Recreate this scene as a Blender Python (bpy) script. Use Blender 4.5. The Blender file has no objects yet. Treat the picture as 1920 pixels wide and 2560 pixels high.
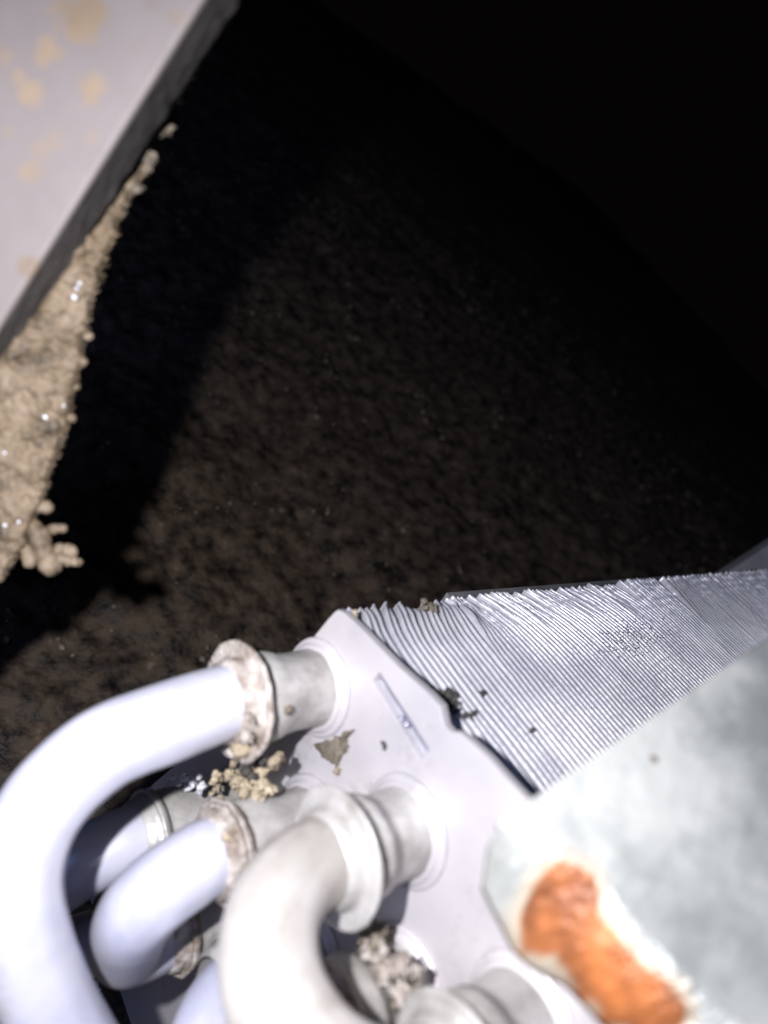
import bpy, math, random
import numpy as np
from mathutils import Matrix, Vector, noise

# ---------------------------------------------------------------- frame of reference
# The coil is the reference: +X runs along its tubes (through the stack of fins), +Y runs back
# along the fin edges, +Z is up out of the finned face.  Lengths below are in millimetres.
MM = 0.001
FPX = 1925.0
def _n(v): return v / np.linalg.norm(v)
_X = _n(np.array([.727, -.021, .686]))
_E = np.array([.529, -.636, -.562]); _E = _n(_E - _X * (_E @ _X))
_Z = np.cross(_X, _E)
M = np.array([_X, -_E, _Z])
def _ray(u, v): return np.array([(u - 960) / FPX, -(v - 1280) / FPX, 1.0])
_C = _ray(845, 1527) * 94.0
CAM = M @ (-_C)
def at(u, v, d):                       # a point d mm deep along the sight line of a photo pixel
    return M @ (_ray(u, v) * d - _C)
def on(u, v, axis, val):               # where a sight line meets a plane of the coil
    r = M @ _ray(u, v)
    return CAM + r * ((val - CAM[axis]) / r[axis])

# ---------------------------------------------------------------- camera, lamp, exposure
scene = bpy.context.scene
COL = scene.collection
cd = bpy.data.cameras.new('camera'); cam = bpy.data.objects.new('camera', cd); COL.objects.link(cam)
cd.sensor_fit = 'VERTICAL'; cd.sensor_height = 36.0; cd.lens = FPX / 2560 * 36
cd.clip_start = 0.002; cd.clip_end = 20
cd.dof.use_dof = True; cd.dof.focus_distance = 0.130; cd.dof.aperture_fstop = cd.lens / 1.6
R = Matrix([[M[i][0], M[i][1], -M[i][2]] for i in range(3)])
cam.matrix_world = Matrix.Translation(Vector(CAM * MM)) @ R.to_4x4()
scene.camera = cam

def lamp(name, off, size, power, color):
    l = bpy.data.lights.new(name, 'AREA'); l.shape = 'DISK'; l.size = size * MM; l.energy = power; l.color = color
    o = bpy.data.objects.new(name, l); COL.objects.link(o)
    o.matrix_world = Matrix.Translation(Vector((CAM + M @ np.array(off)) * MM)) @ R.to_4x4()
    return o
tl = bpy.data.lights.new('torch', 'SPOT'); tl.energy = 0.88; tl.color = (.99, .975, 1.0); tl.shadow_soft_size = 1.6 * MM   # the torch held beside the lens
tl.spot_size = math.radians(152); tl.spot_blend = 1.0
torch = bpy.data.objects.new('torch', tl); COL.objects.link(torch)
tp = CAM + M @ np.array([-18, 7, 0]); aim = at(180, 1950, 85) - tp
torch.location = Vector(tp * MM); torch.rotation_euler = Vector(aim).to_track_quat('-Z', 'Y').to_euler()
lamp('bluish_fill', (-60, 120, -260), 240, 0.34, (0.36, 0.5, 1.0))    # dim bluish fill added behind the camera to lift the shadows

w = bpy.data.worlds.new('World'); scene.world = w; w.use_nodes = True
w.node_tree.nodes['Background'].inputs[0].default_value = (0.0016, 0.0011, 0.0012, 1)
vs = scene.view_settings
vs.view_transform = 'Standard'; vs.look = 'None'; vs.gamma = 1; vs.exposure = 0; vs.use_curve_mapping = False
scene.cycles.use_denoising = True
scene.cycles.max_bounces = 10; scene.cycles.diffuse_bounces = 8

# ---------------------------------------------------------------- materials
def mat(name, c1, c2, scale=180, rough=.5, metal=0.0, bump=.15, bscale=900, c3=None, detail=6, lo=.35, hi=.65,
        attr=None, stain=None, halo=None, sscale=None, grime=None, spec=.5, roughvar=0.0):
    m = bpy.data.materials.new(name); m.use_nodes = True
    t = m.node_tree; N = t.nodes; L = t.links
    b = N['Principled BSDF']; tc = N.new('ShaderNodeTexCoord')
    n1 = N.new('ShaderNodeTexNoise'); n1.inputs['Scale'].default_value = scale; n1.inputs['Detail'].default_value = detail
    n1.inputs['Roughness'].default_value = .62
    L.new(tc.outputs['Object'], n1.inputs['Vector'])
    r = N.new('ShaderNodeValToRGB'); e = r.color_ramp.elements
    e[0].position = lo; e[0].color = (*c1, 1); e[1].position = hi; e[1].color = (*c2, 1)
    if c3: k = e.new(min(hi + .1, .98)); k.color = (*c3, 1)
    L.new(n1.outputs['Fac'], r.inputs['Fac'])
    col = r.outputs['Color']
    if attr:
        a = N.new('ShaderNodeAttribute'); a.attribute_name = attr
        n3 = N.new('ShaderNodeTexNoise'); n3.inputs['Scale'].default_value = sscale or scale * 1.7; n3.inputs['Detail'].default_value = 8
        L.new(tc.outputs['Object'], n3.inputs['Vector'])
        rs = N.new('ShaderNodeValToRGB'); rs.color_ramp.elements[0].color = (*stain[0], 1); rs.color_ramp.elements[0].position = .35
        rs.color_ramp.elements[1].color = (*stain[1], 1); rs.color_ramp.elements[1].position = .62
        L.new(n3.outputs['Fac'], rs.inputs['Fac'])
        mx = N.new('ShaderNodeMix'); mx.data_type = 'RGBA'
        fac = a.outputs['Fac']
        if halo:
            def rng(lo_, hi_, to):
                q = N.new('ShaderNodeMapRange'); q.inputs['From Min'].default_value = lo_; q.inputs['From Max'].default_value = hi_
                q.inputs['To Max'].default_value = to; L.new(a.outputs['Fac'], q.inputs['Value']); return q.outputs['Result']
            mh = N.new('ShaderNodeMix'); mh.data_type = 'RGBA'; mh.inputs['B'].default_value = (*halo, 1)
            L.new(rng(.05, .7, .6), mh.inputs['Factor']); L.new(col, mh.inputs['A']); col = mh.outputs['Result']; fac = rng(.66, .82, 1)
        L.new(fac, mx.inputs['Factor']); L.new(col, mx.inputs['A']); L.new(rs.outputs['Color'], mx.inputs['B'])
        col = mx.outputs['Result']
    if grime:
        g1 = N.new('ShaderNodeTexNoise'); g1.inputs['Scale'].default_value = grime[0]; g1.inputs['Detail'].default_value = 9; g1.inputs['Roughness'].default_value = .7
        L.new(tc.outputs['Object'], g1.inputs['Vector'])
        gr = N.new('ShaderNodeMapRange'); gr.inputs['From Min'].default_value = grime[2]; gr.inputs['From Max'].default_value = grime[2] + .14; gr.inputs['To Max'].default_value = grime[3]
        L.new(g1.outputs['Fac'], gr.inputs['Value'])
        gm = N.new('ShaderNodeMix'); gm.data_type = 'RGBA'; gm.inputs['B'].default_value = (*grime[1], 1)
        L.new(gr.outputs['Result'], gm.inputs['Factor']); L.new(col, gm.inputs['A']); col = gm.outputs['Result']
    L.new(col, b.inputs['Base Color'])
    b.inputs['Metallic'].default_value = metal; b.inputs['Roughness'].default_value = rough
    b.inputs['Specular IOR Level'].default_value = spec
    if roughvar:
        mr = N.new('ShaderNodeMapRange'); mr.inputs['To Min'].default_value = rough - roughvar; mr.inputs['To Max'].default_value = rough + roughvar
        mr.inputs['From Min'].default_value = .3; mr.inputs['From Max'].default_value = .7
        L.new(n1.outputs['Fac'], mr.inputs['Value']); L.new(mr.outputs['Result'], b.inputs['Roughness'])
    n2 = N.new('ShaderNodeTexNoise'); n2.inputs['Scale'].default_value = bscale; n2.inputs['Detail'].default_value = 5
    L.new(tc.outputs['Object'], n2.inputs['Vector'])
    bp = N.new('ShaderNodeBump'); bp.inputs['Strength'].default_value = bump; bp.inputs['Distance'].default_value = .0006
    L.new(n2.outputs['Fac'], bp.inputs['Height']); L.new(bp.outputs['Normal'], b.inputs['Normal'])
    return m
TUBE = mat('dull_aluminium_tube', grime=(120, (.30, .27, .25), .55, .5), c1=(.47, .48, .60), c2=(.68, .68, .77), scale=60, rough=.36, metal=.2, bump=.12, bscale=300, roughvar=.08)
TUBE_DUSTY = mat('dusty_aluminium_tube', (.40, .375, .345), (.58, .555, .54), 75, .45, .25, .15, 300, roughvar=.1, grime=(110, (.24, .20, .16), .50, .6))
SOCK = mat('oxidised_socket', (.30, .285, .265), (.52, .505, .49), 170, .42, .25, .3, 700)
CRUSTY = mat('crusty_flange', (.17, .13, .10), (.56, .51, .475), 330, .75, 0, .8, 1500)
PLATE = mat('end_plate_aluminium', (.50, .485, .52), (.64, .605, .62), 50, .42, .3, .12, 500, roughvar=.08, grime=(140, (.30, .27, .24), .57, .55))
FIN = mat('fin_aluminium', (.50, .50, .56), (.70, .69, .73), 110, .42, .3, .2, 1200)
DIRT = mat('grey_dirt', (.10, .085, .065), (.26, .22, .17), 700, .9, 0, 1.0, 2500)
TAN = mat('tan_dirt', (.18, .14, .09), (.62, .52, .38), 420, .85, 0, 1.0, 1800, c3=(.72, .64, .5))
BLACK = mat('black_dirt_shade', (.03, .03, .03), (.10, .09, .08), 700, .9, 0, .8, 2000)
FROST = mat('white_crumbs', (.55, .56, .62), (.85, .86, .92), 900, .35, 0, .8, 2500)
CRUST = mat('gritty_crust', (.035, .026, .018), (.15, .11, .07), 260, .7, 0, .5, 1300, lo=.30, hi=.50, c3=(.20, .155, .11), roughvar=.2)
PANEL = mat('stained_grey_panel', (.175, .154, .152), (.215, .188, .186), 45, .6, 0, .08, 800, attr='stain', stain=((.16, .115, .075), (.31, .22, .13)))
SIDE = mat('panel_edge_shaded', (.035, .032, .033), (.06, .054, .055), 120, .7, 0, .4, 900)  # edge metal coloured darker to stand in for its shade
GALV = mat('galvanised_steel', (.26, .275, .27), (.47, .48, .46), 75, .5, .15, .15, 250, lo=.40, hi=.60, attr='rust', stain=((.11, .042, .022), (.50, .165, .05)), halo=(.50, .36, .21), sscale=170, roughvar=.08)
RAIL_DIM = mat('dull_rail', (.10, .10, .105), (.16, .16, .165), 200, .7, .1, .2, 900)
RAIL = mat('grey_rail', (.30, .30, .31), (.40, .40, .41), 90, .6, .1, .1, 600)
WALL = mat('dirty_black_lining', (.006, .0045, .004), (.098, .068, .045), 210, .75, 0, 1.0, 700, c3=(.19, .15, .115), detail=10, roughvar=.25)
GRIT = mat('lining_grit', (.10, .08, .06), (.24, .20, .165), 500, .55, 0, .6, 1500)
INNER = mat('slot_metal', (.26, .26, .34), (.40, .40, .48), 400, .35, .4, .3, 900)

# ---------------------------------------------------------------- helpers
ORIG = {}
def thing(name, loc, label, cat, group=None):
    o = bpy.data.objects.new(name, None); COL.objects.link(o)
    o.empty_display_size = .01; o.location = Vector(np.array(loc) * MM)
    ORIG[o] = np.array(loc, float); tag(o, label, cat, group); return o
def tag(o, label, cat, group=None):
    o['label'] = label; o['category'] = cat
    if group: o['group'] = group
def mk(name, V, F, m, parent=None, smooth=True, attr=None):
    V = np.asarray(V, float)
    base = ORIG[parent] if parent is not None else V.mean(axis=0)
    me = bpy.data.meshes.new(name); me.from_pydata(((V - base) * MM).tolist(), [], F); me.update()
    if smooth: me.polygons.foreach_set('use_smooth', [True] * len(me.polygons))
    if attr:
        a = me.attributes.new(attr[0], 'FLOAT', 'POINT'); a.data.foreach_set('value', np.asarray(attr[1], np.float32))
    me.materials.append(m)
    o = bpy.data.objects.new(name, me); COL.objects.link(o)
    ORIG[o] = base
    if parent is not None: o.parent = parent
    else: o.location = Vector(base * MM)
    return o
def fix(o):                                                    # outward normals
    import bmesh
    bm = bmesh.new(); bm.from_mesh(o.data); bmesh.ops.recalc_face_normals(bm, faces=bm.faces); bm.to_mesh(o.data); bm.free(); return o
def nz(x, y=0, z=0, s=1.0): return noise.noise(Vector((x * s, y * s, z * s)))
def fbm(x, y=0, z=0, s=1.0, o=4): return noise.fractal(Vector((x * s, y * s, z * s)), .9, 2.1, o)
def grid_faces(nu, nv, wrap=False):
    F = []
    for i in range(nu - 1):
        for j in range(nv if wrap else nv - 1):
            a = i * nv + j; b = i * nv + (j + 1) % nv
            F.append((a, b, b + nv, a + nv))
    return F
def lathe(c, prof, seg=40, amp=.0, fs=.5, seed=0):             # prof: (x, r) along the tube axis through c = (y, z)
    V = []
    for x, r in prof:
        for k in range(seg):
            t = 2 * math.pi * k / seg; d = np.array([x, math.cos(t), math.sin(t)])
            rr = r + amp * fbm(x + seed * 7, math.cos(t) * r, math.sin(t) * r, fs) * (r > 1)
            V.append((x, c[0] + rr * d[1], c[1] + rr * d[2]))
    return V, grid_faces(len(prof), seg, True)
def sweep(pts, rad, seg=28, n=10, amp=.06, seed=0, flat=0.0):
    P_ = [np.array(p, float) for p in pts]
    P_ = [2 * P_[0] - P_[1]] + P_ + [2 * P_[-1] - P_[-2]]
    path = []
    for i in range(1, len(P_) - 2):
        p0, p1, p2, p3 = P_[i - 1:i + 3]
        for t in np.linspace(0, 1, n, endpoint=False):
            path.append(.5 * (2 * p1 + (p2 - p0) * t + (2 * p0 - 5 * p1 + 4 * p2 - p3) * t * t + (3 * p1 - p0 - 3 * p2 + p3) * t ** 3))
    path.append(P_[-2]); path = np.array(path)
    tan = np.gradient(path, axis=0); tan /= np.linalg.norm(tan, axis=1)[:, None]
    nrm = _n(np.cross(tan[0], [.3, 1, .2])); V = []
    for i, p in enumerate(path):
        nrm = _n(nrm - tan[i] * (nrm @ tan[i])); bi = np.cross(tan[i], nrm)
        for k in range(seg):
            t = 2 * math.pi * k / seg
            r = rad * (1 + flat * math.cos(2 * t + .6)) + amp * fbm(*(p * .18 + seed), 1, 2) * 1.0
            V.append(p + r * (math.cos(t) * nrm + math.sin(t) * bi))
    return V, grid_faces(len(path), seg, True)
_ico = None
def ico(sub=2):
    import bmesh
    bm = bmesh.new(); bmesh.ops.create_icosphere(bm, subdivisions=sub, radius=1)
    V = np.array([v.co[:] for v in bm.verts]); F = [tuple(v.index for v in f.verts) for f in bm.faces]; bm.free(); return V, F
ICO1, ICO2, ICO3 = ico(1), ico(2), ico(3)
def blobs(items, rough=.35, fs=1.1, sub=2):                   # items: (centre, radius or (rx, ry, rz)), joined in one clump
    V = []; F = []; base = (ICO1, ICO2, ICO3)[sub - 1]
    for c, r in items:
        r = np.array([r] * 3 if np.isscalar(r) else r, float); o = len(V); s = random.random() * 50
        for v in base[0]:
            q = v * r
            V.append(np.array(c) + q * (1 + rough * fbm(*(q * fs / max(r.max(), .3) * 1.6 + s), 1, 3)))
        F += [tuple(i + o for i in f) for f in base[1]]
    return V, F
def prism(poly2, to3, h, rough_edge=0):                        # closed plate: an outline lifted by h along its normal
    n = len(poly2); a = [to3(p, 0) for p in poly2]; b = [to3(p, h) for p in poly2]
    F = [tuple(range(n))[::-1], tuple(range(n, 2 * n))] + [(i, (i + 1) % n, n + (i + 1) % n, n + i) for i in range(n)]
    return a + b, F
random.seed(5)

# ---------------------------------------------------------------- the dirty lining behind
WB, WC = -1.5e-6, 1.85e-6
def wall_d(u, v): return 1 / max(.0053 + WB * (u - 300) + WC * (v - 1500), 1 / 900)
V = []; us = np.linspace(-900, 2700, 330); vv = np.linspace(-500, 3300, 330)
fwd = M @ np.array([0, 0, 1.])
def wall_pt(u, v):
    return at(u, v, wall_d(u, v))
wn = _n(np.cross(wall_pt(900, 1500) - wall_pt(300, 1500), wall_pt(300, 1000) - wall_pt(300, 1500)))
if wn @ fwd > 0: wn = -wn
o0 = wall_pt(300, 1500); e1 = _n(wall_pt(900, 1500) - o0); e2 = np.cross(wn, e1)
UPS = 1 if e2[2] > 0 else -1
def roll(A, B):                        # it curves away into the cabinet
    q = max(0, A * .8 + B * UP * .45 - 30); return .00028 * q * q if q < 330 else .00028 * 330 * 330 + .185 * (q - 330)
UP = 1 if (e2 * UPS) @ (M @ np.array([0, 1., 0])) > 0 else -1
nw = 340; sp = np.sinh(np.linspace(-2.2, 3.0, nw)) / np.sinh(3.0)
for a in sp:
    for b in sp:
        A, B = a * 760, b * 760
        h = 3.5 * fbm(A, B, 3, .025, 3) + 1.1 * fbm(A, B, 9, .16, 4) + 1.5 * abs(fbm(A, B, 5, .45, 3))
        V.append(o0 + e1 * A + e2 * B * (1 if e2[2] > 0 else -1) + wn * (h - roll(A, B)))
wall = fix(mk('back_wall', V, grid_faces(nw, nw), WALL))
it = []
random.seed(11)
for k in range(7000):
    A, B = random.uniform(-170, 330), random.uniform(-160, 260)
    if fbm(A, B, 21, .05, 3) < random.uniform(0, .6): continue
    r = random.choice([.3, .4, .5, .8]) * random.uniform(.7, 1.2)
    it.append((o0 + e1 * A + e2 * B * (1 if e2[2] > 0 else -1) + wn * (3.5 * fbm(A, B, 3, .025, 3) + 1.1 * fbm(A, B, 9, .16, 4) + .9 - roll(A, B)), (r, r * random.uniform(.6, 1.6), r)))
g = mk('grit', *blobs(it, .5, sub=1), GRIT, wall); g['kind'] = 'stuff'
wall['kind'] = 'structure'; tag(wall, 'rough black-brown dirty cabinet lining in the dark behind the coil', 'wall')

# ---------------------------------------------------------------- the coil
coil = thing('finned_coil', (40, -30, -60), 'silvery finned coil with white end plate and bent aluminium tubes', 'coil')

# end plate, traced as a sheet in the plane x = 0 (outer face), 0.9 mm thick
edge_px = [(845, 1527), (858, 1534), (898, 1570), (945, 1618), (994, 1668), (1068, 1734), (1098, 1766), (1103, 1790), (1108, 1814), (1123, 1832),
           (1148, 1834), (1165, 1848), (1215, 1894), (1288, 1975), (1350, 2040), (1480, 2180)]
outline = [tuple(on(u, v, 0, 0)[1:]) for u, v in edge_px]
outline += [(-75, 13), (-75, -92), (24, -92), (15, -55), (11, -42), (3.5, -20), (1.6, -9), (.6, -2.2), (.25, -.5)]
slot = [tuple(on(u, v, 0, 0)[1:]) for u, v in [(929, 1703), (948, 1677), (1075, 1872), (1051, 1904)]]
cu = bpy.data.curves.new('tmp', 'CURVE'); cu.dimensions = '2D'; cu.fill_mode = 'BOTH'; cu.extrude = .45; cu.bevel_depth = .12; cu.bevel_resolution = 1
for ring in (outline, slot):
    s = cu.splines.new('POLY'); s.points.add(len(ring) - 1); s.use_cyclic_u = True
    for p, q in zip(s.points, ring): p.co = (q[0], q[1], 0, 1)
tmp = bpy.data.objects.new('tmp', cu); COL.objects.link(tmp)
me = bpy.data.meshes.new_from_object(tmp.evaluated_get(bpy.context.evaluated_depsgraph_get()))
V = [(v.co.z + .57, v.co.x, v.co.y) for v in me.vertices]; F = [tuple(p.vertices) for p in me.polygons]
bpy.data.objects.remove(tmp); bpy.data.curves.remove(cu); bpy.data.meshes.remove(me)
plate = mk('end_plate', V, F, PLATE, coil, smooth=False); plate['label'] = 'white aluminium end plate with a notch and a slot'
sv = [np.array(on(u, v, 0, 0)) for u, v in [(931, 1703), (949, 1679), (1074, 1871), (1051, 1901)]]
tabV = []
for k in range(2):
    for i, p in enumerate(sv): tabV.append(p + np.array([.45 + .3 * k + (.9 if i in (0, 3) else 0.0), 0, 0]))
tab = mk('slot_tab', tabV, [(0, 1, 2, 3), (7, 6, 5, 4), (0, 4, 5, 1), (1, 5, 6, 2), (2, 6, 7, 3), (3, 7, 4, 0)], INNER, plate, smooth=False)
for u, v, r in [(1003, 1797, .38), (1017, 1811, .42)]:
    p = on(u, v, 0, .6); q = blobs([(p, r)], .1)
    mk('water_drop', *q, INNER, plate)

# fins
PITCH = 1.12
def bend(x): return np.interp(x, [0, 12, 19, 23, 30, 40, 55, 65, 75, 82, 83.5, 95, 110, 135], [1.6, 2.2, 1.7, -.4, -2.4, -3.8, -4.3, -2.6, -1.2, -.7, 2.2, 1.2, .5, 0])
NF = 123; ys = np.concatenate([np.linspace(1.5, -14, 30), np.linspace(-15.5, -48, 20)])
zs = [0, -.35, -.9, -2.2, -7, -58]
for i in range(NF):
    x0 = 1.35 + i * PITCH + random.uniform(-.07, .07)
    L = 8.0 if x0 < 22 else 14.0
    b = bend(x0) * 1.15 + random.uniform(-.3, .3); yend = random.uniform(-.2, .2); lean0 = random.gauss(0, .06)
    dz0 = random.uniform(-.25, .12); crump = random.random()
    fold = {18: 1.3, 19: 1.0, 20: .6, 32: .55, 43: .7, 44: .5, 56: .8, 57: .6, 73: .9, 74: 1.3}.get(i, 0)
    V = []
    for y in ys:
        g = max(0, (y + L) / L); g = g * g
        dx = b * g + .22 * fbm(x0 * .06, y * .06, 4) + .06 * nz(i * .7, y * .25, 8)
        lean = lean0 + .13 * nz(i * .45, y * .12, 2) + fold * max(0, 1 - abs(y + 3) / 7)
        top = dz0 * g + .08 * nz(i * .9, y * .6, 5)
        if x0 < 22: top -= 1.5 * max(0, (y + 2.2) / 3.7) ** 2 * (.5 + crump)
        if 22 < x0 < 70: top -= .9 * max(0, g - .35) * (0.4 + crump)
        dx += (.85 * nz(i * .33, y * 1.1, 1)) * max(0, g - .25) * (1 if x0 > 20 else .3)
        yy = y + (yend * g if y > -4 else 0)
        for z in zs:
            k = max(0, 1 + z / 1.6); k = k * k
            V.append((x0 + dx * (1 if z > -7 else .6 if z > -20 else 0) + lean * k, yy, z + top * (z > -3)))
    n1 = len(V); V = [np.array(v) for v in V]; V += [v + np.array([.30 if j % len(zs) < 2 else .22 if j % len(zs) == 2 else .15, 0, -.01]) for j, v in enumerate(V)]
    ny, nzs = len(ys), len(zs); G = grid_faces(ny, nzs)
    F = G + [tuple(q + n1 for q in f[::-1]) for f in G]
    F += [(a * nzs, (a + 1) * nzs, n1 + (a + 1) * nzs, n1 + a * nzs) for a in range(ny - 1)]
    F += [(c, c + 1, n1 + c + 1, n1 + c) for c in range(nzs - 1)]
    mk('fin', V, F, FIN, coil)
# torn scrap of fin behind the plate corner
q = [on(878, 1545, 0, 1.6), on(893, 1560, 0, 1.6), on(891, 1524, 0, 2.2), on(883, 1525, 0, 2.0)]
mk('fin', q + [p + np.array([.15, 0, 0]) for p in q], [(0, 1, 2, 3), (7, 6, 5, 4), (0, 4, 5, 1), (1, 5, 6, 2), (2, 6, 7, 3), (3, 7, 4, 0)], TAN, coil, smooth=False)

def box(x0, x1, y0, y1, z0, z1):
    V = [(x, y, z) for x in (x0, x1) for y in (y0, y1) for z in (z0, z1)]
    return V, [(0, 1, 3, 2), (4, 6, 7, 5), (0, 4, 5, 1), (2, 3, 7, 6), (0, 2, 6, 4), (1, 5, 7, 3)]
rail = mk('back_rail', *box(24, 142, 2.4, 3.4, -10, -1.9), RAIL_DIM, coil, smooth=False); rail['label'] = 'thin grey rail along the back of the fins'

# tube stubs: socket > collar, flange
A1, A2, A3 = (-3.4, -10), (-24, -10), (-44.6, -10)
B0, B1, B2 = (6.9, -23), (-13.7, -24), (-34.3, -23)
C1, C2, D1, D2, E1 = (-2.6, -37), (-24, -36), (-12.5, -43), (-34.3, -49), (-3.4, -62)
def stub(c, ln=11.0, crusty=True, fr=6.6, seed=0, amp=.12):
    prof = [(1.0, 3.6), (.0, 4.95), (-.9, 4.9), (-2.2, 4.72), (-4.5, 4.68), (-6.4, 4.85), (-ln + 3.4, 5.25), (-ln + 2.4, 5.35), (-ln + 1.4, 5.2), (-ln + .7, 4.95), (-ln, 5.0), (-ln - 2, 4.55)]
    s = fix(mk('socket', *lathe(c, prof, 48, amp, .35, seed), SOCK, coil))
    col = [(.1, 5.2), (-.05, 6.25), (-.35, 6.2), (-.55, 5.9), (-.5, 5.5), (-.75, 5.45), (-1.0, 5.3), (-1.05, 4.6)]
    fix(mk('collar', *lathe(c, col, 56, .05, .4, seed), PLATE, s))
    fl = [(-ln + .3, 4.5), (-ln + .2, 5.6), (-ln - .35, fr - .2), (-ln - .7, fr), (-ln - .95, fr - .15), (-ln - .9, fr - .7), (-ln - .75, 5.5), (-ln - 1.0, 5.1), (-ln - 1.6, 5.0), (-ln - 2.4, 4.75), (-ln - 2.8, 4.2)]
    f = fix(mk('flange', *lathe(c, fl, 64, .28 if crusty else .08, .55 if crusty else .3, seed + 3), CRUSTY if crusty else SOCK, s))
    return s
stub(A1, 11, True, 7.0, 1); stub(A2, 9.5, False, 7.1, 2); stub(A3, 9.5, False, 6.6, 3)
stub(B1, 12, True, 6.1, 4, .2); stub(C1, 13, False, 5.9, 5); stub(D1, 11, True, 6.0, 6); stub(C2, 11, False, 5.9, 7); stub(B2, 10, True, 6.3, 8, .25)
stub(D2, 11, True, 6.3, 9); stub(E1, 11, True, 6.0, 10)

def ubend(a, b, s, n=9, k=1.0):
    a, b = np.array(a, float), np.array(b, float); r = np.linalg.norm(b - a) / 2; out = [[-s + 2.5, *a]]
    for t in np.linspace(0, math.pi, n):
        out.append([-s - k * r * math.sin(t), *((a + b) / 2 + (a - b) / 2 * math.cos(t))])
    return out + [[-s + 2.5, *b]]
pts = [(-10.5, *A1), (-14, *A1)] + [at(*p) for p in [(413, 1808, 82.5), (265, 1868, 79), (140, 1974, 77), (66, 2095, 75.5), (42, 2230, 75), (74, 2390, 76),
       (150, 2560, 78), (262, 2720, 81.5), (395, 2830, 84.5)]] + [(-14, *D2), (-10, *D2)]
U = [('return_bend', pts, 4.35, 'large white aluminium bend curving out from the top tube')]
for a, b, s, l in [(A2, A3, 12, 'tight bend dropping from the clean flange'), (B1, D1, 14, 'short bend partly shadowed by the large one'),
                   (C1, E1, 15, 'bright crusted bend deepest in the bundle')]:
    p = ubend(a, b, s)
    if a == B1: p = [(-11, *B1), (-14.5, *B1)] + [at(*q) for q in [(465, 2178, 85.5), (400, 2225, 84), (350, 2275, 84.5), (325, 2325, 88), (330, 2368, 94)]] + [(-10, *D1)]
    U.append(('return_bend', p, 4.35, l))
for a, b, s in [(C2, (-45, -36), 8), (B2, (-55, -23), 10)]: U.append(('return_bend', ubend(a, b, s), 4.3, None))
for k, (n, p, r, l) in enumerate(U):
    o = fix(mk(n, *sweep(p, r, 40, 10, .10, k * 3.1, .015), TUBE_DUSTY if k in (1, 5) else TUBE, coil))
    if l: o['label'] = l

# dirt stuck to the plate and tubes, and one dark flake for a shadowed gap
def flake(px, name, m, thick=.5, par=plate):
    ring = []
    n = len(px)
    for i in range(n):
        a, b = np.array(px[i], float), np.array(px[(i + 1) % n], float)
        for t in np.linspace(0, 1, 7, endpoint=False):
            p = a + (b - a) * t; ring.append(p + np.array([fbm(p[0], p[1], 1, .09), fbm(p[0], p[1], 7, .09)]) * 7)
    c = np.mean(ring, axis=0); V = [on(*c, 0, -thick)]; F = []; m_ = len(ring)
    for f, h in ((.55, .9), (.9, .75), (1.0, 0.0)):
        for p in ring:
            q = c + (p - c) * f; V.append(on(*q, 0, -thick * h * (1 + .8 * fbm(q[0], q[1], 0, .06)) * (h > 0)))
    for i in range(m_): F.append((0, 1 + i, 1 + (i + 1) % m_))
    for r_ in range(2):
        for i in range(m_): a = 1 + r_ * m_; F.append((a + i, a + m_ + i, a + m_ + (i + 1) % m_, a + (i + 1) % m_))
    return mk(name, V, F, m, par)
flake([(780, 1862), (825, 1848), (870, 1828), (885, 1822), (868, 1850), (872, 1872), (858, 1895), (842, 1918), (820, 1905), (800, 1885)], 'dirt_shade_flake', DIRT)
flake([(950, 1856), (962, 1852), (970, 1868), (963, 1876), (955, 1866)], 'dirt_shade_flake', BLACK, .3)
flake([(680, 1990), (715, 1978), (770, 1985), (800, 2002), (785, 2016), (755, 2030), (735, 2014), (705, 2006)], 'dirt_shade_flake', DIRT)
flake([(675, 2002), (700, 2004), (735, 2014), (745, 2026), (715, 2018), (690, 2012)], 'dirt_shade_flake', TAN, .7)
flake([(492, 2018), (520, 2040), (558, 2068), (552, 2090), (528, 2072), (505, 2050)], 'dirt_shade_flake', BLACK, .4)  # black flake painted in for the shadowed gap beside the socket
flake([(836, 1915), (850, 1922), (846, 1936), (832, 1930)], 'dirt_shade_flake', TAN, .7)

def clump(name, px, m, x, jitter, rad, count, label=None, rough=.85):
    it = []
    for i in range(count):
        u, v = random.choice(px); p = on(u + random.gauss(0, jitter), v + random.gauss(0, jitter), 0, x + random.gauss(0, .8))
        it.append((p, tuple(random.uniform(*rad) for _ in range(3))))
    o = mk(name, *blobs(it, rough, 1.8, 3), m, coil)
    if label: o['label'] = label
    return o
clump('dirt_clump', [(585, 1935), (605, 1950), (625, 1965), (640, 1945), (655, 1930), (675, 1910), (660, 1960), (640, 1980), (610, 1975), (690, 1895)], TAN, -7.5, 9, (.25, .85), 70, 'tan crumbly dirt hanging under the top flange')
clump('dirt_clump', [(615, 1925), (630, 1950), (648, 1965), (655, 1900)], BLACK, -8.4, 8, (.2, .6), 18)
clump('dirt_clump', [(555, 1690), (600, 1720), (622, 1760), (628, 1800), (618, 1840), (600, 1700)], CRUSTY, -12.2, 7, (.3, .7), 22)
clump('dirt_clump', [(600, 1868), (612, 1872)], TAN, -11.5, 5, (.8, 1.3), 4, 'round brown crumb under the top flange', .3)
clump('dirt_clump', [(545, 1935), (540, 1955), (535, 1975), (533, 1995), (538, 1945)], TAN, -8, 5, (.2, .5), 22)
clump('dirt_clump', [(640, 1785), (635, 1770), (655, 1790), (725, 1780)], DIRT, -7.6, 5, (.3, .7), 9)
clump('white_crumbs', [(495, 1945), (470, 1950), (440, 1962), (480, 1965), (400, 1985), (380, 1992), (500, 1970)], FROST, -9.5, 8, (.15, .45), 46, 'white crystalline crumbs along the deep tube')
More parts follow.
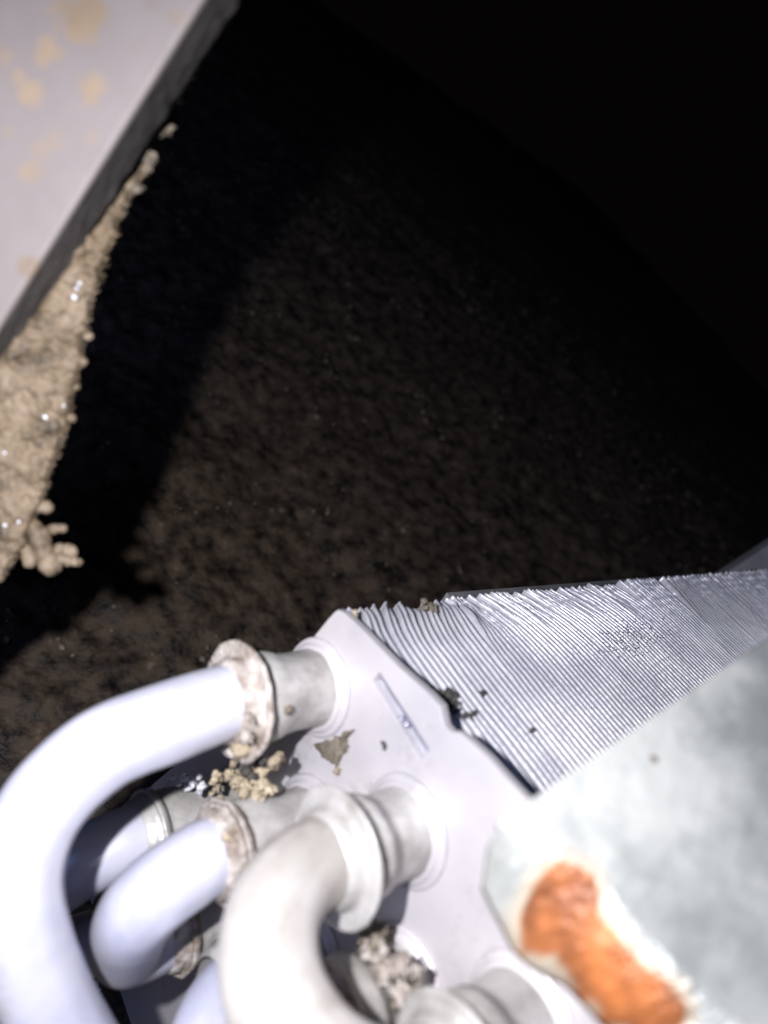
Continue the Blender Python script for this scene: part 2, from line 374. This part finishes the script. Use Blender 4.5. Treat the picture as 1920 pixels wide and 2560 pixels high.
clump('dirt_clump', [(510, 2050), (540, 2060), (575, 2090), (600, 2130), (612, 2170), (608, 2200), (500, 2065)], TAN, -12.6, 6, (.25, .6), 26)
clump('dirt_clump', [(925, 2340), (950, 2350), (930, 2400), (900, 2420), (960, 2430), (985, 2460), (1010, 2490), (930, 2470), (1000, 2520), (1040, 2480)], DIRT, -4, 12, (.5, 1.3), 44, 'dark grey crust beside the lower socket')
clump('dirt_clump', [(940, 2385), (985, 2420), (1000, 2490), (1030, 2450)], CRUSTY, -5, 12, (.5, 1.2), 18)
clump('white_crumbs', [(372, 2395), (385, 2402), (240, 2475), (243, 2460), (275, 2430)], FROST, -10, 5, (.15, .45), 26)
# specks of dirt lodged between the fins
for u, v, n, j, r in [(1075, 1722, 5, 5, .35), (1112, 1742, 14, 11, .65), (1135, 1760, 12, 12, .55), (1160, 1788, 8, 8, .5), (1208, 1735, 4, 3, .4), (1186, 1782, 3, 3, .4), (1329, 1825, 3, 3, .4), (1060, 1512, 8, 7, .55), (1085, 1520, 6, 7, .5)]:
    it = []
    for k in range(n):
        p = on(u + random.gauss(0, j), v + random.gauss(0, j), 2, .1); it.append((p, tuple(random.uniform(.3, 1) * r for _ in range(3))))
    mk('dirt_speck', *blobs(it, .5), BLACK if v > 1600 else DIRT, coil)
it = []
for k in range(520):
    p = on(random.gauss(1575, 45), random.gauss(1590, 26), 2, -.05); it.append((p, random.uniform(.03, .11)))
mk('dust', *blobs(it, .4, sub=1), BLACK, coil)['kind'] = 'stuff'

# ---------------------------------------------------------------- stained panel above, with the crust under it
def pdep(a): return 63.5 + 12.5 * a / 980
dirv = np.array([-520, 830.]) / math.hypot(520, 830); prp = np.array([-dirv[1], dirv[0]])
panel = thing('cabinet_sheet', at(-300, 300, 77), 'pale grey cabinet sheet spotted with tan stains, with an edge coloured dark as if in shade', 'metal sheet')
spots = [(205, 50, 60, 1), (235, 25, 40, 1), (150, 20, 30, .7), (125, 125, 30, .8), (105, 145, 22, .7), (75, 228, 36, .75), (48, 195, 22, .6), (235, 215, 36, .8), (225, 245, 24, .7), (105, 370, 26, .4), (135, 352, 22, .4), (78, 430, 28, .55),
         (225, 345, 18, .4), (75, 665, 30, .8), (445, 45, 26, .5), (20, 330, 14, .3), (330, 130, 16, .3), (10, 140, 26, .5), (380, 10, 20, .3)]
NA, NB = 260, 150; V = []; st = []
for a in np.linspace(-900, 1700, NA):
    for b in np.linspace(0, 1, NB):
        e = np.array([520, 0]) + dirv * a + prp * (-(b * 1300)) * -1
        rr = 0.0
        V.append(at(e[0], e[1], pdep(a) + .12 * nz(a * .01, b * 5) - (1.0 * max(0, 1 - b * 1300 / 14) ** 2) * -1))
        for su, sv_, sr, ss in spots:
            d = math.hypot(e[0] - su, e[1] - sv_) / sr + .55 * fbm(e[0], e[1], su, .035)
            rr = max(rr, .85 * ss * min(1, max(0, (1.2 - d) / .6)))
        st.append(rr)
mk('face', V, grid_faces(NA, NB), PANEL, panel, attr=('stain', st))
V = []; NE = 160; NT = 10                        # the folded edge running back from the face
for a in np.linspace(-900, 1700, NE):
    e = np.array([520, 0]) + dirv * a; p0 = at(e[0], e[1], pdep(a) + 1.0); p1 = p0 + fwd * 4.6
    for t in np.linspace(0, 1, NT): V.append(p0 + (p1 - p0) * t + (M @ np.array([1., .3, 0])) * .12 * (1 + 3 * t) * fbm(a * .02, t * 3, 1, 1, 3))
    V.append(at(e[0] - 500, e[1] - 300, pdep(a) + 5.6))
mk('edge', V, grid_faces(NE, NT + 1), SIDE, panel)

# crust: a gritty heap clinging to the back of the edge
left = [(372, 395), (300, 440), (235, 560), (205, 650), (160, 730), (100, 830), (55, 880), (0, 960), (-120, 1080), (-260, 1200), (-420, 1330), (-520, 1800)]
right = [(385, 405), (345, 460), (300, 560), (278, 640), (235, 740), (215, 830), (205, 900), (185, 990), (172, 1080), (128, 1170), (112, 1240), (92, 1290), (82, 1350), (50, 1395), (20, 1425), (-30, 1480), (-120, 1540), (-190, 1630), (-290, 1720), (-500, 1800)]
L_, R_ = np.array(left, float), np.array(right, float)
L_[:, 0] -= np.interp(L_[:, 1], [400, 560, 700, 1000], [10, 30, 55, 60])
step = 4.0; vs_ = np.arange(396, 1780, step); us_ = np.arange(-500, 580, step); idx = {}; V = []; F = []
def span(v):
    return np.interp(v, L_[:, 1], L_[:, 0]), np.interp(v, R_[:, 1], R_[:, 0])
for v in vs_:
    l, r = span(v)
    l += 10 * fbm(0, v, 3, .03) + 5 * fbm(4, v, 2, .12); r += 12 * fbm(1, v, 8, .03) + 10 * fbm(2, v, 1, .09)
    for u in us_:
        if u < l or u > r: continue
        e = min(u - l, r - u); h = math.sqrt(max(0, 1 - (1 - min(1, e / 26)) ** 2))
        hh = h * 1.7 + .9 * fbm(u, v, 2, .014, 3) * h + .38 * fbm(u, v, 6, .05, 3) * h
        idx[(u, v)] = len(V); V.append(at(u, v, 74 + 12.5 * v / 1400 - hh + (1 - h) * 1.5))
for (u, v), a in list(idx.items()):
    q = [idx.get(k) for k in ((u + step, v), (u + step, v + step), (u, v + step))]
    if None not in q: F.append((a, *q))
nf = len(V); V += [p + fwd * .8 for p in V]; F += [tuple(i + nf for i in f[::-1]) for f in F]
from collections import Counter
ec = Counter()
for f in F[:len(F) // 2]:
    for i in range(4): ec[(f[i], f[(i + 1) % 4])] += 1
for a, b in list(ec):
    if (b, a) not in ec: F.append((b, a, a + nf, b + nf))
for u, v, r in [(418, 318, .7), (405, 330, .5), (372, 400, .8), (365, 418, .6), (380, 390, .5), (452, 240, .6), (478, 190, .5), (340, 470, .6), (160, 708, .5), (150, 720, .4)]:
    mk('dirt_crumb', *blobs([(at(u, v, 74 + 12.5 * v / 1400 - 1), (r, r * 1.3, r))], .8, 1.6), DIRT, panel)
crust = thing('dirt_crust', at(-40, 1400, 87), 'gritty tan crust of dirt clinging under the shade-darkened edge of the stained grey sheet', 'dirt')
fix(mk('heap', V, F, CRUST, crust))
for chain, r in [([(30, 1330), (28, 1370), (20, 1398)], .85), ([(55, 1340), (68, 1375), (76, 1402)], .8), ([(100, 1345), (112, 1380), (124, 1412)], 1.25), ([(85, 1320), (100, 1350)], 1.0),
                 ([(110, 1330), (135, 1322), (158, 1322)], .6), ([(118, 1395), (135, 1405), (128, 1420)], 1.1), ([(150, 1372), (180, 1378)], .75), ([(145, 1395), (170, 1402), (195, 1406)], .6),
                 ([(95, 1265), (118, 1268)], .7), ([(0, 1400), (-10, 1440)], .9), ([(-30, 1420), (-50, 1480)], 1.3), ([(215, 838), (222, 840)], .5), ([(186, 902), (208, 905)], .5), ([(178, 970), (192, 966)], .5), ([(172, 1040), (180, 1045)], .5)]:
    it = []
    for (a, b) in zip(chain, chain[1:]):
        for t in np.linspace(0, 1, 4): it.append((at(a[0] + (b[0] - a[0]) * t, a[1] + (b[1] - a[1]) * t, 74 + 12.5 * a[1] / 1400 + random.uniform(-.3, .3)), r * random.uniform(.85, 1.1)))
    mk('crust_finger', *blobs(it, .3), CRUST, crust)
it = []
for k in range(10):
    v = random.uniform(700, 1390); l, r = span(v); u = random.uniform(max(l, -30) + 8, r - 8); it.append((at(u, v, 72.2 + 12.5 * v / 1400), random.uniform(.10, .3)))
mk('grit', *blobs(it, .3), FROST, crust)['kind'] = 'stuff'

# ---------------------------------------------------------------- rusty galvanised bracket in front of the fins
bracket = thing('metal_bracket', at(1750, 2400, 58), 'galvanised steel bracket with an orange rusted folded edge over the fins', 'bracket')
bb = np.linalg.solve(np.array([[1, 1240, 2070], [1, 1920, 1590], [1, 1700, 2560]], float), np.array([1 / 58, 1 / 74, 1 / 51]))
def bd(u, v): return 1 / (bb @ np.array([1, u, v]))
bn = _n(np.cross(at(1900, 1700, bd(1900, 1700)) - at(1300, 2070, bd(1300, 2070)), at(1700, 2500, bd(1700, 2500)) - at(1300, 2070, bd(1300, 2070))))
if bn @ fwd < 0: bn = -bn
# rows run along the fold; columns go from the far top edge over the flat to the fold and down the flange
f0, f1 = np.array([1262, 2118.]), np.array([1905, 2700.])
t0, t1 = np.array([1250, 2052.]), np.array([2560, 1158.])
V = []; rust = []; NR, NC = 190, 150
FOLD = np.array([(1258, 2068), (1350, 2100), (1450, 2150), (1535, 2230), (1600, 2310), (1665, 2390), (1750, 2470), (1850, 2560), (2000, 2700)], float)
OUT = np.array([(1238, 2084), (1252, 2165), (1295, 2245), (1335, 2325), (1405, 2384), (1480, 2415), (1550, 2490), (1650, 2590), (1800, 2740)], float)
def pl(Q, s):
    k = np.linspace(0, 1, len(Q)); ss = np.clip(s + np.linspace(-.05, .05, 9) * min(1, s * 12 + .05), 0, 1)
    return np.array([np.interp(ss, k, Q[:, 0]).mean(), np.interp(ss, k, Q[:, 1]).mean()])
for a in np.linspace(0, 1, NR):
    s = a ** 1.0
    fpt = pl(FOLD, s)
    # left end is rounded: the flat starts at the top edge
    tpt = t0 + (t1 - t0) * s
    opt = pl(OUT, s) + 1.2 * fbm(s * 30, 1, 2)
    for c in np.linspace(0, 1, NC):
        if c < .62:
            q = c / .62; p = tpt + (fpt - tpt) * (1 - (1 - q) ** 1.6)
            edge_drop = 0
            V.append(at(p[0], p[1], bd(*p)) - bn * (.18 * fbm(p[0], p[1], 3, .006)) + bn * .5 * max(0, 1 - s * 40) ** 2)
        else:
            q = (c - .62) / .38; p = fpt + (opt - fpt) * math.sin(q * math.pi / 2)
            V.append(at(p[0], p[1], bd(*fpt)) + bn * (min(5.5, .05 * np.linalg.norm(opt - fpt)) * (1 - math.cos(q * math.pi / 2)) + .25 * fbm(p[0], p[1], 9, .03)))
        # rust sits along the folded edge from the round blotch down
        n_ = 34 * fbm(p[0], p[1], 5, .014, 4)
        db = math.hypot((p[0] - 1416) / 1.0, (p[1] - 2262) / 1.2) - 86
        line = np.array([1672, 2535]) - np.array([1450, 2320]); tt = np.clip(((p - np.array([1450, 2320])) @ line) / (line @ line), 0, 1)
        dl = np.linalg.norm(p - (np.array([1450, 2320]) + line * tt)) - (54 - 2 * tt)
        d = min(db, dl) + n_ * .28
        r_ = min(1, max(0, (45 - d) / 60)); rust.append(r_)
        if r_ > .7: V[-1] = V[-1] - bn * (.14 * (r_ - .7) / .3 * (1 + fbm(p[0], p[1], 2, .05, 3)))
G = grid_faces(NR, NC); nf = len(V); V = [np.array(v) for v in V]; V += [v + bn * .9 for v in V]
F = G + [tuple(i + nf for i in f[::-1]) for f in G]
F += [(i * NC, (i + 1) * NC, nf + (i + 1) * NC, nf + i * NC) for i in range(NR - 1)] + [(i * NC + NC - 1, (i + 1) * NC + NC - 1, nf + (i + 1) * NC + NC - 1, nf + i * NC + NC - 1) for i in range(NR - 1)]
F += [(i, i + 1, nf + i + 1, nf + i) for i in range(NC - 1)]
fix(mk('folded_plate', V, F, GALV, bracket, attr=('rust', rust + rust)))

for u, v, r, m in [(1634, 1903, .42, DIRT), (1885, 2465, .5, DIRT), (1402, 2030, .25, FROST), (1472, 2052, .3, FROST), (1470, 2078, .35, FROST), (1448, 2095, .4, FROST), (1425, 2088, .3, FROST), (1590, 2290, .4, FROST), (1640, 2310, .35, FROST)]:
    mk('dirt_speck', *blobs([(at(u, v, bd(u, v) + (.2 if v < 2000 else .7)), (r, r, r))], .4), m, bracket)

# ---------------------------------------------------------------- pale rail far beyond the fins
q = [at(1770, 1462, 232), at(2200, 1180, 250), at(2250, 1330, 250), at(1860, 1560, 232)]
railo = mk('metal_rail', q + [p + fwd * 6 for p in q], [(0, 1, 2, 3), (7, 6, 5, 4), (0, 4, 5, 1), (1, 5, 6, 2), (2, 6, 7, 3), (3, 7, 4, 0)], RAIL, None, smooth=False)
tag(railo, 'plain grey metal strip in the dark beyond the far end of the fins', 'rail')
